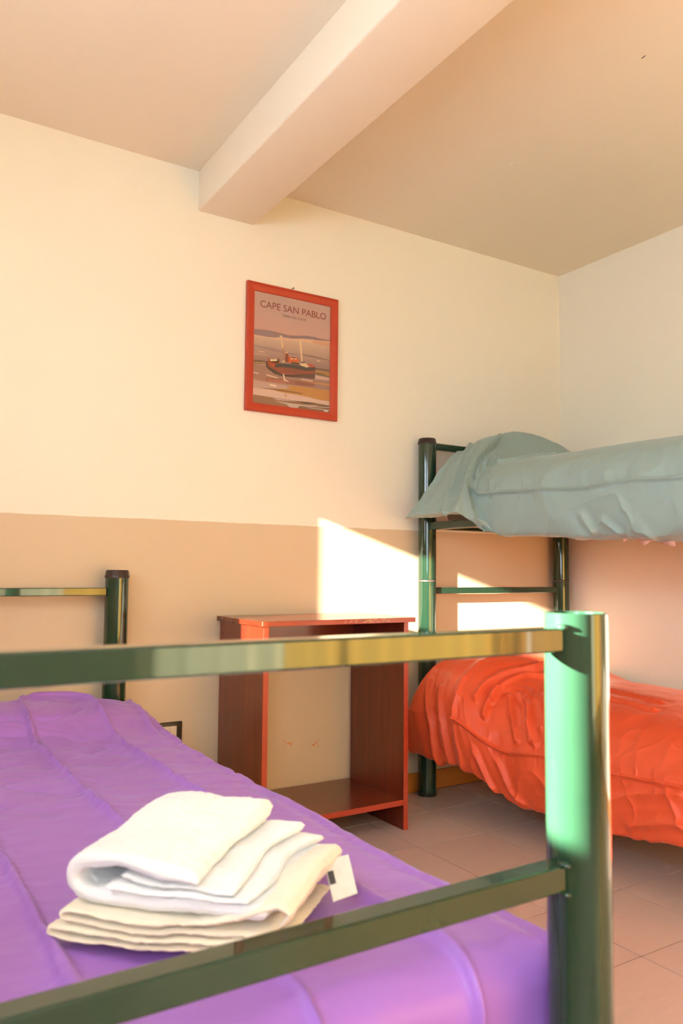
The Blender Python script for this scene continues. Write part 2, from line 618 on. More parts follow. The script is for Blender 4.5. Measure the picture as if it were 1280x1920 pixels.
# --- bunk bed in the corner
QX0, QX1, QYH, QYF = -0.913, -0.072, -0.057, -1.99
bunk = empty('bunk_bed', ((QX0 + QX1) / 2, (QYH + QYF) / 2, 0), 'dark green tubular bunk bed standing in the far right corner', 'bunk bed')
for x in (QX0, QX1):
    for y in (QYH, QYF):
        post(bunk, x, y, 0.0, 0.915, name='lower_post')
        lathe('joint_ring', x, y, [(PR - 0.004, 0.914), (PR + 0.0008, 0.915), (PR + 0.0008, 0.921), (PR - 0.004, 0.922)], M_STEEL, bunk, 48)
        post(bunk, x, y, 0.9205, 1.524, cap=0.024, name='upper_post')
        lathe('rubber_foot', x, y, [(PR + 0.001, 0.0005), (PR + 0.002, 0.004), (PR + 0.002, 0.016), (PR - 0.002, 0.018)], M_BLACK, bunk, 40)
for y in (QYH, QYF):
    nm = 'headboard_rail' if y == QYH else 'footboard_rail'
    for z0, z1 in ((0.861, 0.889), (1.500, 1.531), (1.145, 1.170), (0.385, 0.410)):
        rail_x(bunk, nm, QX0 + PR - 0.004, QX1 - PR + 0.004, y, z0, z1, 0.012)
for x in (QX0, QX1):
    for z in (0.235, 1.140):
        box('side_rail', (x - 0.014, QYF + PR - 0.004, z), (x + 0.014, QYH - PR + 0.004, z + 0.034), M_GREEN, bunk, 0.003)
for z in (0.270, 1.152):
    slats(bunk, QX0 + 0.014, QX1 - 0.014, QYF + 0.08, QYH - 0.08, z, 10)
tag(box('mattress', (QX0 + 0.045, QYF + 0.07, 0.285), (QX1 - 0.0, QYH - 0.06, 0.42), M_MATT, None, 0.035, 4),
    'mattress of the lower bunk, hidden under the orange duvet', 'mattress')
tag(box('mattress', (QX0 + 0.045, QYF + 0.07, 1.167), (QX1 - 0.0, QYH - 0.06, 1.32), M_MATT, None, 0.035, 4),
    'mattress of the upper bunk, under the grey-teal duvet', 'mattress')

# ---------------------------------------------------------------- duvets
def bunk_duvet(name, mat, body, head, yc, wid, zfold, seam, creases, seed, hem, fold_amp, crumple, label):
    nu, nv = 500, 520
    t_ = np.linspace(0, 1, nu)
    u = np.where(t_ < 0.2, t_ * 1.75, 0.35 + (t_ - 0.2) * 0.8125)[:, None] * np.ones((1, nv))
    y = np.linspace(-0.102, -1.93, nv)[None, :] * np.ones((nu, 1))
    ycu = yc(u)
    w = sst(-wid, 0.02, y - ycu)[..., None]
    Pb, Ph = spline(body, u), spline(head, u)
    Q = Pb * (1 - w) + Ph * w
    x, z = Q[..., 0], Q[..., 1]
    # uneven hem
    low = sst(0.55, 1.0, u)
    z = z + low * hem(y)
    # head end rolls down, foot end too
    e = np.clip((y + 0.175) / 0.073, 0, 1)
    z = z - 0.055 * e ** 3 * (1 - low)
    yy = y - 0.02 * e ** 3 * 0
    e2 = np.clip((-1.86 - y) / 0.07, 0, 1)
    z = z - 0.10 * e2 ** 2
    # low waves along the bed
    x = x - 0.016 * (fbm(y * 3.1, u * 2, seed) - 0.5) * sst(0.4, 0.8, u)
    z = z + 0.028 * (fbm(y * 2.2 + 5, u * 3, seed + 3) - 0.5) * (1 - low * 0.6)
    P = np.stack([x, yy, z], -1)
    # arc length across
    su = np.concatenate([[0], np.cumsum(np.hypot(np.diff(np.array(spline(body, u[:, 0]))[:, 0]), np.diff(spline(body, u[:, 0])[:, 1])))])[:, None] * np.ones((1, nv))
    sy, sv = np.array(seam, float).T
    o_ = np.argsort(sy)
    ds = su - np.interp(np.interp(y[0], sy[o_], sv[o_]), u[:, 0], su[:, 0])[None, :]
    ds = ds + 0.006 * (fbm(y * 4, y * 0, seed + 9) - 0.5)
    ystart = max(sy)
    ds = np.sqrt(ds ** 2 + (np.clip(y - ystart, 0, None) * 1.0) ** 2) * np.where(ds < 0, -1, 1)
    def crease(pts):
        a = np.array([(np.interp(q, u[:, 0], su[:, 0]), v) for q, v in pts])
        wob = 0.006 * (fbm(y * 30, su * 30, seed + 40) - 0.5)
        best = np.full(y.shape, 9.0)
        for (s0, y0), (s1, y1) in zip(a, a[1:]):
            L2 = (s1 - s0) ** 2 + (y1 - y0) ** 2 + 1e-9
            t = np.clip(((su - s0) * (s1 - s0) + (y - y0) * (y1 - y0)) / L2, 0, 1)
            best = np.minimum(best, np.hypot(su - s0 - t * (s1 - s0), y - y0 - t * (y1 - y0)))
        return np.abs(best + wob)
    Hh = -0.010 * np.exp(-(ds / 0.0055) ** 2) + 0.008 * np.clip(1 - np.exp(-np.abs(ds) / 0.04), 0, 1)
    # puckers along the seam
    pk = (vn(y * 95 + ds * 30, ds * 12, seed + 1) - 0.5)
    Hh += 0.0045 * pk * np.exp(-np.abs(ds) / 0.035) * (1 - np.exp(-np.abs(ds) / 0.006))
    # a long crease where the head part meets the body, and folds fanning down from the pillow
    dc = y - ycu + 0.02 * (fbm(su * 9, y * 0, seed + 4) - 0.5)
    for pts, dep, wd in creases:
        dq = crease(pts)
        Hh += -dep * np.exp(-(dq / wd) ** 1.4) + 0.35 * dep * np.exp(-((dq - 2.6 * wd) / (1.6 * wd)) ** 2)
    Hh += -0.006 * np.exp(-(dc / 0.014) ** 2) * sst(0.12, 0.4, u) + 0.010 * np.exp(-((dc - 0.045) / 0.03) ** 2) * sst(0.2, 0.5, u)
    ang = (y + 0.08) / (u - 0.05 + 1e-3)
    fan = ridge(ang * zfold / 6.3 + 0.55 * fbm(y * 9, su * 6, seed + 6), su * 1.6 + y * 2, seed + 5, 2.6)
    fan = 0.3 - fan
    fan = fan - 0.5 * (ridge(ang * zfold / 2.6 + 0.8 * fbm(y * 12, su * 9, seed + 16), su * 3.0, seed + 15, 2.5) - 0.3)
    Hh += fold_amp * fan * sst(0.28, 0.7, u) * w[..., 0]
    # wrinkles over the rest
    wx, wy = y * 6 + su * 4.5, su * 11 - y * 2.5
    wr = ridge(wx + 0.8 * fbm(y * 8, su * 8, seed + 7), wy * 0.45, seed + 8, 3.0)
    Hh += -0.010 * (wr - 0.2) * sst(0.35, 0.75, u) * (1 - w[..., 0] * 0.5)
    wr3 = ridge(y * 17 + su * 7 + 1.2 * fbm(y * 6, su * 6, seed + 18), su * 9 - y * 6, seed + 19, 4.0)
    Hh += -0.0065 * crumple * wr3 * sst(0.3, 0.55, u) * fbm(y * 5, su * 5, seed + 20)
    Hh += 0.005 * (fbm(y * 16, su * 16, seed + 11, 2) - 0.5)
    # vertical gathers close to the hem
    ga = ridge(y * 14 + 1.5 * su + 0.7 * fbm(y * 5, su * 5, seed + 14), su * 2.2, seed + 13, 2.5)
    Hh += 0.0045 * (ga - 0.35) * sst(0.78, 0.95, u)
    o = sheet(name, P, Hh, mat, flip=True, thick=0, origin=(-0.5, -1.0, 1.0 if body[0][1] > 1 else 0.3))
    return tag(o, label, 'duvet')

teal_body = [(-0.05, 1.36), (-0.26, 1.415), (-0.48, 1.437), (-0.70, 1.432), (-0.86, 1.395), (-0.95, 1.335), (-0.985, 1.255), (-0.995, 1.165), (-0.975, 1.095), (-0.915, 1.085)]
teal_head = [(-0.05, 1.46), (-0.25, 1.555), (-0.47, 1.595), (-0.66, 1.575), (-0.80, 1.505), (-0.90, 1.415), (-0.975, 1.325), (-1.045, 1.245), (-1.078, 1.186), (-1.01, 1.178)]
bunk_duvet('teal_duvet', M_TEAL, teal_body, teal_head, lambda u: -0.27 - 0.21 * np.clip((u - 0.3) / 0.65, 0, 1), 0.09,
           34, [(-0.42, 0.648), (-0.785, 0.668), (-1.01, 0.676), (-1.23, 0.663), (-1.37, 0.668), (-2.0, 0.668)],
           [([(0.363, -0.299), (0.472, -0.342), (0.603, -0.373), (0.676, -0.401), (0.759, -0.451), (0.86, -0.490), (0.93, -0.515)], 0.026, 0.009),
            ([(0.33, -0.60), (0.35, -0.45), (0.39, -0.365), (0.472, -0.377), (0.559, -0.401)], 0.016, 0.009),
            ([(0.446, -0.378), (0.593, -0.521), (0.655, -0.539)], 0.011, 0.008),
            ([(0.404, -0.162), (0.54, -0.25), (0.663, -0.31), (0.769, -0.345), (0.90, -0.38)], 0.014, 0.009),
            ([(0.40, -0.20), (0.55, -0.31), (0.70, -0.375)], 0.008, 0.008),
            ([(0.448, -0.137), (0.58, -0.151), (0.72, -0.165), (0.85, -0.20)], 0.010, 0.010),
            ([(0.562, -0.395), (0.60, -0.415), (0.648, -0.43)], 0.009, 0.006),
            ([(0.782, -0.99), (0.865, -1.025)], 0.008, 0.009),
            ([(0.808, -1.071), (0.873, -1.123)], 0.008, 0.009)], 3, lambda y: -0.028 * sst(-0.7, -1.3, y), 0.012, 0.8, 'grey-teal duvet spread over the upper bunk')
or_body = [(-0.05, 0.455), (-0.26, 0.505), (-0.48, 0.525), (-0.68, 0.522), (-0.84, 0.49), (-0.935, 0.425), (-0.985, 0.335), (-1.015, 0.225), (-1.005, 0.125), (-0.935, 0.12)]
or_head = [(-0.05, 0.50), (-0.25, 0.575), (-0.46, 0.615), (-0.66, 0.622), (-0.85, 0.60), (-0.975, 0.54), (-1.045, 0.445), (-1.07, 0.335), (-1.045, 0.205), (-0.95, 0.195)]
bunk_duvet('orange_duvet', M_ORANGE, or_body, or_head, lambda u: -0.30 - 0.14 * np.clip((u - 0.2) / 0.7, 0, 1), 0.26,
           30, [(-0.385, 0.722), (-0.52, 0.728), (-0.80, 0.682), (-1.08, 0.687), (-1.34, 0.676), (-2.0, 0.676)],
           [([(0.56, -0.372), (0.624, -0.384), (0.676, -0.387), (0.723, -0.405)], 0.010, 0.007),
            ([(0.60, -0.455), (0.544, -0.454), (0.476, -0.458), (0.404, -0.451), (0.333, -0.451), (0.288, -0.43)], 0.018, 0.009),
            ([(0.56, -0.505), (0.536, -0.5), (0.466, -0.489), (0.375, -0.479), (0.333, -0.511)], 0.016, 0.008),
            ([(0.639, -0.511), (0.57, -0.496), (0.512, -0.493)], 0.014, 0.008),
            ([(0.50, -0.545), (0.583, -0.609), (0.655, -0.662)], 0.012, 0.009),
            ([(0.46, -0.56), (0.50, -0.64), (0.56, -0.69), (0.64, -0.72)], 0.010, 0.008),
            ([(0.415, -0.553), (0.542, -0.669), (0.655, -0.75)], 0.011, 0.009),
            ([(0.40, -0.62), (0.50, -0.76), (0.63, -0.83)], 0.010, 0.009),
            ([(0.792, -0.507), (0.837, -0.546), (0.894, -0.588)], 0.010, 0.010),
            ([(0.76, -0.60), (0.83, -0.66), (0.87, -0.72)], 0.008, 0.010),
            ([(0.60, -0.18), (0.653, -0.204), (0.769, -0.272), (0.87, -0.285), (0.925, -0.289)], 0.014, 0.011),
            ([(0.62, -0.27), (0.76, -0.335), (0.88, -0.36)], 0.009, 0.010),
            ([(0.764, -1.106), (0.726, -1.208), (0.70, -1.338)], 0.009, 0.012),
            ([(0.839, -1.176), (0.806, -1.289), (0.796, -1.352)], 0.010, 0.012),
            ([(0.371, -0.891), (0.375, -0.975), (0.386, -1.085)], 0.010, 0.009),
            ([(0.30, -0.80), (0.31, -0.92), (0.33, -1.05)], 0.010, 0.010)], 21, lambda y: 0.045 * sst(-0.8, -1.4, y), 0.006, 1.0, 'bright orange duvet spread over the lower bunk')

# peach sheet peeping out below the teal duvet
ny, nz = 60, 14
yy = np.linspace(-1.10, -1.29, ny)[:, None] * np.ones((1, nz))
tt = np.linspace(0, 1, nz)[None, :] * np.ones((ny, 1))
ln = 0.245 + 0.012 * np.sin((yy + 1.1) * 62) * (yy > -1.2) + 0.018 * sst(-1.2, -1.29, yy)
P = np.stack([-0.905 - 0.018 * np.sin(tt * 2.6) + 0.004 * np.sin(yy * 70), yy, 1.305 - ln * tt], -1)
tag(sheet('bed_sheet', P, np.zeros((ny, nz)), M_SHEET, thick=0.0012, flip=False, origin=(-0.9, -1.2, 1.2)),
    'peach sheet corner hanging out below the teal duvet', 'bed sheet')

# --- purple duvet
def purple_duvet():
    X0, X1, Y0, Y1 = -3.09, -2.300, -0.165, -1.985       # flat part of the top
    r = 0.062
    nu, nv = 380, 560
    ex, eyf, eyh = 0.30, 0.33, 0.10
    a = np.linspace(X0 - ex, X1 + ex, nu)[:, None] * np.ones((1, nv))
    b = np.linspace(Y0 + eyh, Y1 - eyf, nv)[None, :] * np.ones((nu, 1))
    def drop(e):
        e = np.maximum(e, 0)
        t = np.minimum(e / r, math.pi / 2)
        out = r * np.sin(t)
        dn = r * (1 - np.cos(t)) + np.maximum(e - r * math.pi / 2, 0)
        return out, dn
    oxr, dxr = drop(a - X1)
    oxl, dxl = drop(X0 - a)
    oyf, dyf = drop(Y1 - b)
    oyh, dyh = drop(b - Y0)
    x = np.clip(a, X0, X1) + oxr - oxl
    y = np.clip(b, Y1, Y0) - oyf + oyh * 0.6
    dd = (dxr ** 4 + dxl ** 4 + dyf ** 4 + dyh ** 4 + 1e-14) ** 0.25
    # the foot end slopes a little outwards low down
    pil = np.exp(-(((a + 2.73) / 0.44) ** 4)) * np.exp(-(((b + 0.20) / 0.25) ** 4))
    pil = pil + 0.35 * np.exp(-(((b + 0.2) / 0.3) ** 2)) * sst(-2.5, -2.3, a)
    z = 0.472 - dd + 0.088 * pil
    z = z + 0.014 * np.exp(-(((a + 2.66) / 0.3) ** 2)) * (1 - pil)
    z = z + 0.016 * (fbm(a * 4, b * 3, 51) - 0.5)
    x = x + 0.018 * (fbm(b * 4, a * 0, 52) - 0.5) * sst(0.0, 0.05, dxr)
    P = np.stack([x, y, z], -1)
    def stadium(c, hw, yt):
        return np.where(b < yt, np.abs(np.abs(a - c) - hw), np.abs(np.hypot(a - c, b - yt) - hw))
    wob = 0.012 * (fbm(b * 6, a * 3, 55) - 0.5)
    d = np.minimum(stadium(-2.5125 , 0.1075, -0.27), stadium(-2.9425, 0.1075, -0.27)) + wob
    d = np.minimum(np.abs(d), np.abs(a + 2.255 + wob))
    Hh = -0.0135 * np.exp(-(d / 0.0062) ** 2) + 0.0075 * (1 - np.exp(-np.abs(d) / 0.03))
    pk = vn(b * 85 + a * 20, a * 25, 57) - 0.5
    Hh += 0.0032 * pk * np.exp(-np.abs(d) / 0.03) * (1 - np.exp(-np.abs(d) / 0.005))
    # crosswise wrinkles, strongest in the upper half of the bed
    hw = sst(-1.45, -0.6, b)
    wr = ridge(a * 3.2 + 0.9 * fbm(a * 7, b * 7, 60), b * 13 + a * 3.5 + 1.6 * fbm(a * 4, b * 4, 61), 62, 3.0)
    Hh += 0.0062 * wr * (0.12 + hw)
    wr2 = ridge(a * 7 - b * 2, b * 24 + a * 8, 66, 3.5)
    Hh += 0.0028 * wr2 * hw
    Hh += 0.004 * (fbm(a * 14, b * 14, 63, 2) - 0.5)
    fold = np.exp(-((a - (X1 + 0.025) - 0.08 * (b + 0.35)) / 0.010) ** 2) * sst(-0.60, -0.42, b)
    Hh += -0.014 * fold
    g = ridge(b * 12, a * 3, 68, 2.5)
    Hh += 0.008 * (g - 0.3) * sst(0.05, 0.2, dxr)
    o = sheet('purple_duvet', P, Hh, M_PURPLE, flip=False, thick=0, origin=(-2.7, -1.1, 0.4))
    return tag(o, 'purple duvet spread over the front bed', 'duvet')
purple_duvet()

# ================================================================ towels
TO = Vector((-2.842, -1.728, 0.489))
E2 = Vector((0.66, -0.75, 0)).normalized()     # away from the folded edge
E1 = Vector((0.75, 0.66, 0)).normalized()      # along the folded edge

def resample(path, n):
    p_ = np.asarray(path, float)
    # smooth by Catmull-Rom on dense parameter, then equal spacing
    d = spline(p_, np.linspace(0, 1, 40 * len(p_)))
    s = np.concatenate([[0], np.cumsum(np.linalg.norm(np.diff(d, axis=0), axis=1))])
    q = np.linspace(0, s[-1], n)
    return np.stack([np.interp(q, s, d[:, k]) for k in range(d.shape[1])], -1)

def folded(name, layers, q0, q1, mat, seed, shape, parent=None, nq=70, org=TO, e1=E1, e2=E2):
    """layers: list of (path [(p,z)...], thickness, dq0, dq1): thick sheets folded along p and swept along q, joined into one cloth"""
    V, Fc = [], []
    for path, th, a0, a1 in layers:
        c = resample(path, 110)
        t = np.gradient(c, axis=0)
        t /= np.linalg.norm(t, axis=1, keepdims=True) + 1e-9
        nrm = np.stack([-t[:, 1], t[:, 0]], -1)
        m = len(c)
        k = np.linspace(-1, 1, m)
        tap = np.sqrt(np.clip(1 - np.abs(k) ** 40, 0.02, 1))       # rounded ends
        loop = np.concatenate([c + nrm * (th / 2 * tap)[:, None], (c - nrm * (th / 2 * tap)[:, None])[::-1]])
        lc = np.concatenate([c, c[::-1]])
        L = len(loop)
        qs = np.linspace(q0 + a0, q1 + a1, nq)
        kq = np.linspace(-1, 1, nq)
        base = len(V)
        for i, q in enumerate(qs):
            s = math.sqrt(max(1 - abs(kq[i]) ** 26, 0.02))
            pr = lc + (loop - lc) * s
            pp, zz = pr[:, 0], pr[:, 1]
            qq = np.full(L, q)
            pp, qq, zz = shape(pp, qq, zz)
            ar = np.arange(L)
            fz = 0.0022 * (vn(pp * 140 + zz * 90, qq * 140, seed) - 0.5) + 0.005 * (vn(pp * 22, qq * 22 + zz * 30, seed + 2) - 0.5)
            W3 = np.array(org)[None, :] + pp[:, None] * np.array(e2) + qq[:, None] * np.array(e1)
            W3[:, 2] += zz + fz
            W3[:, 0] += 0.0018 * (vn(pp * 160, qq * 160 + zz * 150, seed + 5) - 0.5)
            V.extend(W3.tolist())
        for i in range(nq - 1):
            for j in range(L):
                j2 = (j + 1) % L
                Fc.append((base + i * L + j, base + i * L + j2, base + (i + 1) * L + j2, base + (i + 1) * L + j))
        Fc.append([base + j for j in range(L)][::-1])
        Fc.append([base + (nq - 1) * L + j for j in range(L)])
    V = np.array(V) - np.array(org)
    bm = bmesh.new()
    vs = [bm.verts.new(v) for v in V]
    for f in Fc:
        try:
            bm.faces.new([vs[i] for i in f])
        except ValueError:
            pass
    o = bm_obj(name, bm, mat, None)
    o.location = org
    for p_ in o.data.polygons:
        p_.use_smooth = True
    return o

def cream_shape(p_, q, z):
    # right end fans up and swings back
    k = np.clip((p_ - 0.16) / 0.16, 0, 1)
    z = z + 0.030 * k ** 1.5 * np.clip(z / 0.04, 0, 1.2) * np.clip(1 - np.abs(q - 0.15) / 0.3, 0, 1)
    q = q + 0.25 * np.clip(p_ - 0.12, 0, 1) * (0.6 + 0.6 * np.clip(0.1 - q, -0.1, 0.1) / 0.1) * 0.6
    return p_, q, z
cream = folded('cream_towel', [
    ([(0.300, 0.006), (0.20, 0.005), (0.12, 0.005), (0.05, 0.005), (0.012, 0.006), (0.000, 0.011), (0.010, 0.0155), (0.06, 0.0150), (0.14, 0.0145), (0.22, 0.0145), (0.270, 0.0150)], 0.0078, 0.0, 0.0),
    ([(0.290, 0.018), (0.22, 0.0235), (0.12, 0.0240), (0.05, 0.0240), (0.022, 0.0265), (0.016, 0.0315), (0.026, 0.0355), (0.10, 0.0340), (0.18, 0.0345), (0.25, 0.0385), (0.295, 0.0460), (0.312, 0.0380), (0.300, 0.0285)], 0.0085, 0.004, 0.012),
], 0.0, 0.25, M_TCREAM, 5, cream_shape)
tag(cream, 'cream folded bath towel lying on the purple duvet, underneath', 'towel', None)

def white_shape(p_, q, z):
    hump = np.exp(-((q - 0.235) / 0.10) ** 2) * np.exp(-((p_ - 0.06) / 0.12) ** 2)
    top = np.clip((z - 0.062) / 0.03, 0, 1)
    z = z + 0.016 * hump * top
    z = z + 0.020 * top * np.clip((p_ - 0.12) / 0.08, 0, 1) * np.clip((q - 0.14) / 0.12, 0, 1)
    p_ = p_ + 0.05 * np.clip(p_ - 0.12, 0, 0.2) * np.sin(q * 26 + z * 90) + 0.10 * np.clip(p_ - 0.12, 0, 0.2) * np.clip((q - 0.2) / 0.08, 0, 1)
    z = z - 0.010 * top * np.clip((p_ - 0.09) / 0.1, 0, 1) * np.clip((0.14 - q) / 0.14, 0, 1)
    q = q + 0.06 * np.clip(p_ - 0.1, 0, 1)
    return p_, q, z
white = folded('white_towel', [
    ([(0.292, 0.050), (0.22, 0.050), (0.12, 0.049), (0.065, 0.050), (0.034, 0.054), (0.018, 0.068), (0.022, 0.085), (0.045, 0.095), (0.095, 0.096), (0.15, 0.092), (0.192, 0.087)], 0.0215, 0.010, 0.0),
    ([(0.262, 0.065), (0.21, 0.0645), (0.15, 0.064), (0.10, 0.0635), (0.070, 0.0645)], 0.0095, 0.006, -0.004),
    ([(0.235, 0.0745), (0.19, 0.074), (0.15, 0.074), (0.115, 0.0745), (0.090, 0.076)], 0.0090, 0.014, -0.010),
], 0.012, 0.275, M_TWHITE, 11, white_shape)
tag(white, 'white folded towel lying on top of the cream towel', 'towel', None)

# care tag on the cream towel
tc_ = Vector((-2.487, -1.838, 0.534))
tq = [Vector((-2.440, -1.808, 0.545)), Vector((-2.462, -1.866, 0.515)), Vector((-2.508, -1.878, 0.517)), Vector((-2.486, -1.815, 0.547))]
def quad_slab(name, q, mat, parent, th=0.0012, off=0.0):
    n = (q[1] - q[0]).cross(q[3] - q[0]).normalized()
    if n.z < 0:
        n = -n
    bm = bmesh.new()
    lo = [bm.verts.new(v + n * off) for v in q]
    hi = [bm.verts.new(v + n * (off + th)) for v in q]
    bm.faces.new(lo); bm.faces.new(hi)
    for i in range(4):
        bm.faces.new((lo[i], lo[(i + 1) % 4], hi[(i + 1) % 4], hi[i]))
    return bm_obj(name, bm, mat, parent, smooth=False)
ct = quad_slab('care_tag', tq, M_WHITE, cream)
ct['label'] = 'white care tag with small print'
def lerp4(u, v):
    return (tq[3] * (1 - u) + tq[0] * u) * (1 - v) + (tq[2] * (1 - u) + tq[1] * u) * v
M_INK = plastic('dark_ink', (0.05, 0.05, 0.06, 1), 0.6)
quad_slab('print', [lerp4(0.02, 0.30), lerp4(0.26, 0.30), lerp4(0.26, 0.62), lerp4(0.02, 0.62)], M_INK, cream, 0.0012, 0.0004)
quad_slab('print', [lerp4(0.46, 0.30), lerp4(0.52, 0.30), lerp4(0.52, 0.70), lerp4(0.46, 0.70)], M_STEEL, cream, 0.0010, 0.0004)

# ================================================================ nightstand
NX0, NX1, NY0, NY1, NZ = -1.871, -1.262, -0.385, -0.016, 0.784
ns = empty('nightstand', ((NX0 + NX1) / 2, (NY0 + NY1) / 2, 0), 'open mahogany-veneer nightstand with one low shelf, between the beds', 'nightstand')
def ns_panel(name, lo, hi, mat, edge):
    o = box(name, lo, hi, mat, ns, 0.0008, 1)
    return o
TP = 0.020
for x in (NX0, NX1 - TP):
    sp = box('side_panel', (x, NY0 + 0.002, 0.0), (x + TP, NY1, NZ - 0.018), M_MAH_V, ns, 0.0006, 1)
    box('edge_strip', (x - 0.0002, NY0, 0.0), (x + TP + 0.0002, NY0 + 0.002, NZ - 0.018), M_EDGE, sp, 0.0006, 1)
tp = box('top', (NX0 - 0.010, NY0 - 0.004, NZ - 0.018), (NX1 + 0.030, -0.006, NZ), M_MAH_H, ns, 0.0008, 1)
box('edge_strip', (NX0 - 0.010, NY0 - 0.006, NZ - 0.0178), (NX1 + 0.030, NY0 - 0.004, NZ - 0.0002), M_EDGE, tp, 0.0006, 1)
sh = box('shelf', (NX0 + TP, NY0 + 0.004, 0.090), (NX1 - TP, NY1, 0.110), M_MAH_H, ns, 0.0006, 1)
box('edge_strip', (NX0 + TP, NY0 + 0.002, 0.090), (NX1 - TP, NY0 + 0.004, 0.1102), M_EDGE, sh, 0.0005, 1)
box('back_rail', (NX0 + TP, NY1 - 0.018, NZ - 0.125), (NX1 - TP, NY1, NZ - 0.018), M_MAH_H, ns, 0.0006, 1)
lathe_bm = bmesh.new()
bmesh.ops.create_cone(lathe_bm, cap_ends=True, segments=12, radius1=0.0035, radius2=0.0035, depth=0.0015,
                      matrix=Matrix.Translation((NX0 - 0.0004, -0.045, 0.722)) @ Matrix.Rotation(math.pi / 2, 4, 'Y'))
bm_obj('screw_cap', lathe_bm, M_BLACK, ns)
# chipped laminate along the front of the top
M_CHIP = plastic('raw_chipboard', (0.62, 0.38, 0.22, 1), 0.9)
rng = np.random.RandomState(4)
bm = bmesh.new()
for k in range(26):
    cx = rng.uniform(-1.56, -1.36); w = rng.uniform(0.006, 0.022); h = rng.uniform(0.001, 0.003)
    z = NZ - rng.uniform(0.001, 0.012)
    add_box(bm, (cx, NY0 - 0.0064, z - h), (cx + w, NY0 - 0.0058, z))
add_box(bm, (NX0 - 0.0104, NY0 - 0.0064, NZ - 0.014), (NX0 - 0.007, NY0 - 0.0056, NZ + 0.0002))
bm_obj('chipped_edge', bm, M_CHIP, tp)['kind'] = 'stuff'

# flakes of orange paint on the band behind the nightstand
M_FLAKE = plastic('orange_paint_flake', (0.72, 0.27, 0.08, 1), 0.7)
rng = np.random.RandomState(12)
for cx, cz, n in ((-1.566, 0.279, 9), (-1.435, 0.264, 12)):
    bm = bmesh.new()
    for k in range(n):
        a, b = rng.normal(0, 0.010), rng.normal(0, 0.007)
        pts = [bm.verts.new((cx + a + rng.uniform(0.0015, 0.005) * math.cos(t), -0.0004, cz + b + rng.uniform(0.001, 0.004) * math.sin(t))) for t in np.linspace(0, 2 * math.pi, 7)[:-1]]
        bm.faces.new(pts)
    o = bm_obj('paint_smear', bm, M_FLAKE, wall_back, smooth=False)
    o['kind'] = 'stuff'

# ================================================================ socket
so = empty('wall_socket', (-2.068, -0.001, 0.364), 'black-framed power socket low on the wall beside the purple bed', 'socket')
pl = bmesh.new()
add_box(pl, (-2.128, -0.010, 0.3235), (-2.009, -0.0005, 0.4045), 0.004, 3)
pl_o = bm_obj('frame', pl, M_BLACK, so)
ins = box('socket_insert', (-2.106, -0.0115, 0.339), (-2.031, -0.009, 0.390), M_IVORY, so, 0.001, 1)
box('module_joint', (-2.0566, -0.0119, 0.339), (-2.056, -0.0112, 0.390), M_BLACK, ins)
for mx in (-2.069,):
    for sx_, dz, an in ((0.0, 0.009, -0.6), (0.0, -0.010, 0.6)):
        b_ = bmesh.new()
        add_box(b_, (-0.0018, -0.0008, -0.0055), (0.0018, 0.0008, 0.0055))
        bmesh.ops.transform(b_, verts=b_.verts, matrix=Matrix.Translation((mx + sx_, -0.0117, 0.366 + dz)) @ Matrix.Rotation(an, 4, 'Y'))
        bm_obj('socket_slot', b_, M_BLACK, ins)

# ================================================================ picture
PX0, PX1, PZ0, PZ1 = -1.7825, -1.3595, 1.585, 2.107
pic = empty('framed_poster', ((PX0 + PX1) / 2, -0.001, PZ0), 'travel poster of a stranded red ship in an orange-red wooden frame', 'picture')
FWD = 0.034
def frame_member(p0, p1, inward):
    """mitred moulding from corner p0 to p1 (x,z), profile toward 'inward'"""
    p0, p1, n = Vector(p0), Vector(p1), Vector(inward)
    t = (p1 - p0).normalized()
    prof = [(0.0, 0.0), (0.0, 0.016), (0.003, 0.0195), (0.007, 0.0195), (0.009, 0.0165), (0.014, 0.0165), (0.020, 0.0145), (0.027, 0.0125), (0.0315, 0.012), (FWD, 0.0095), (FWD, 0.0)]
    bm = bmesh.new()
    A, B = [], []
    for d, h in prof:
        a = p0 + n * d + t * d
        b = p1 + n * d - t * d
        A.append(bm.verts.new((a.x, -h - 0.001, a.y)))
        B.append(bm.verts.new((b.x, -h - 0.001, b.y)))
    m = len(prof)
    for i in range(m):
        j = (i + 1) % m
        bm.faces.new((A[i], A[j], B[j], B[i]))
    bm.faces.new(A[::-1]); bm.faces.new(B)
    return bm_obj('frame_side', bm, M_FRAME, pic)
frame_member((PX0, PZ0), (PX1, PZ0), (0, 1))
frame_member((PX1, PZ0), (PX1, PZ1), (-1, 0))
frame_member((PX1, PZ1), (PX0, PZ1), (0, -1))
frame_member((PX0, PZ1), (PX0, PZ0), (1, 0))

IX0, IX1, IZ0, IZ1 = PX0 + FWD, PX1 - FWD, PZ0 + FWD, PZ1 - FWD
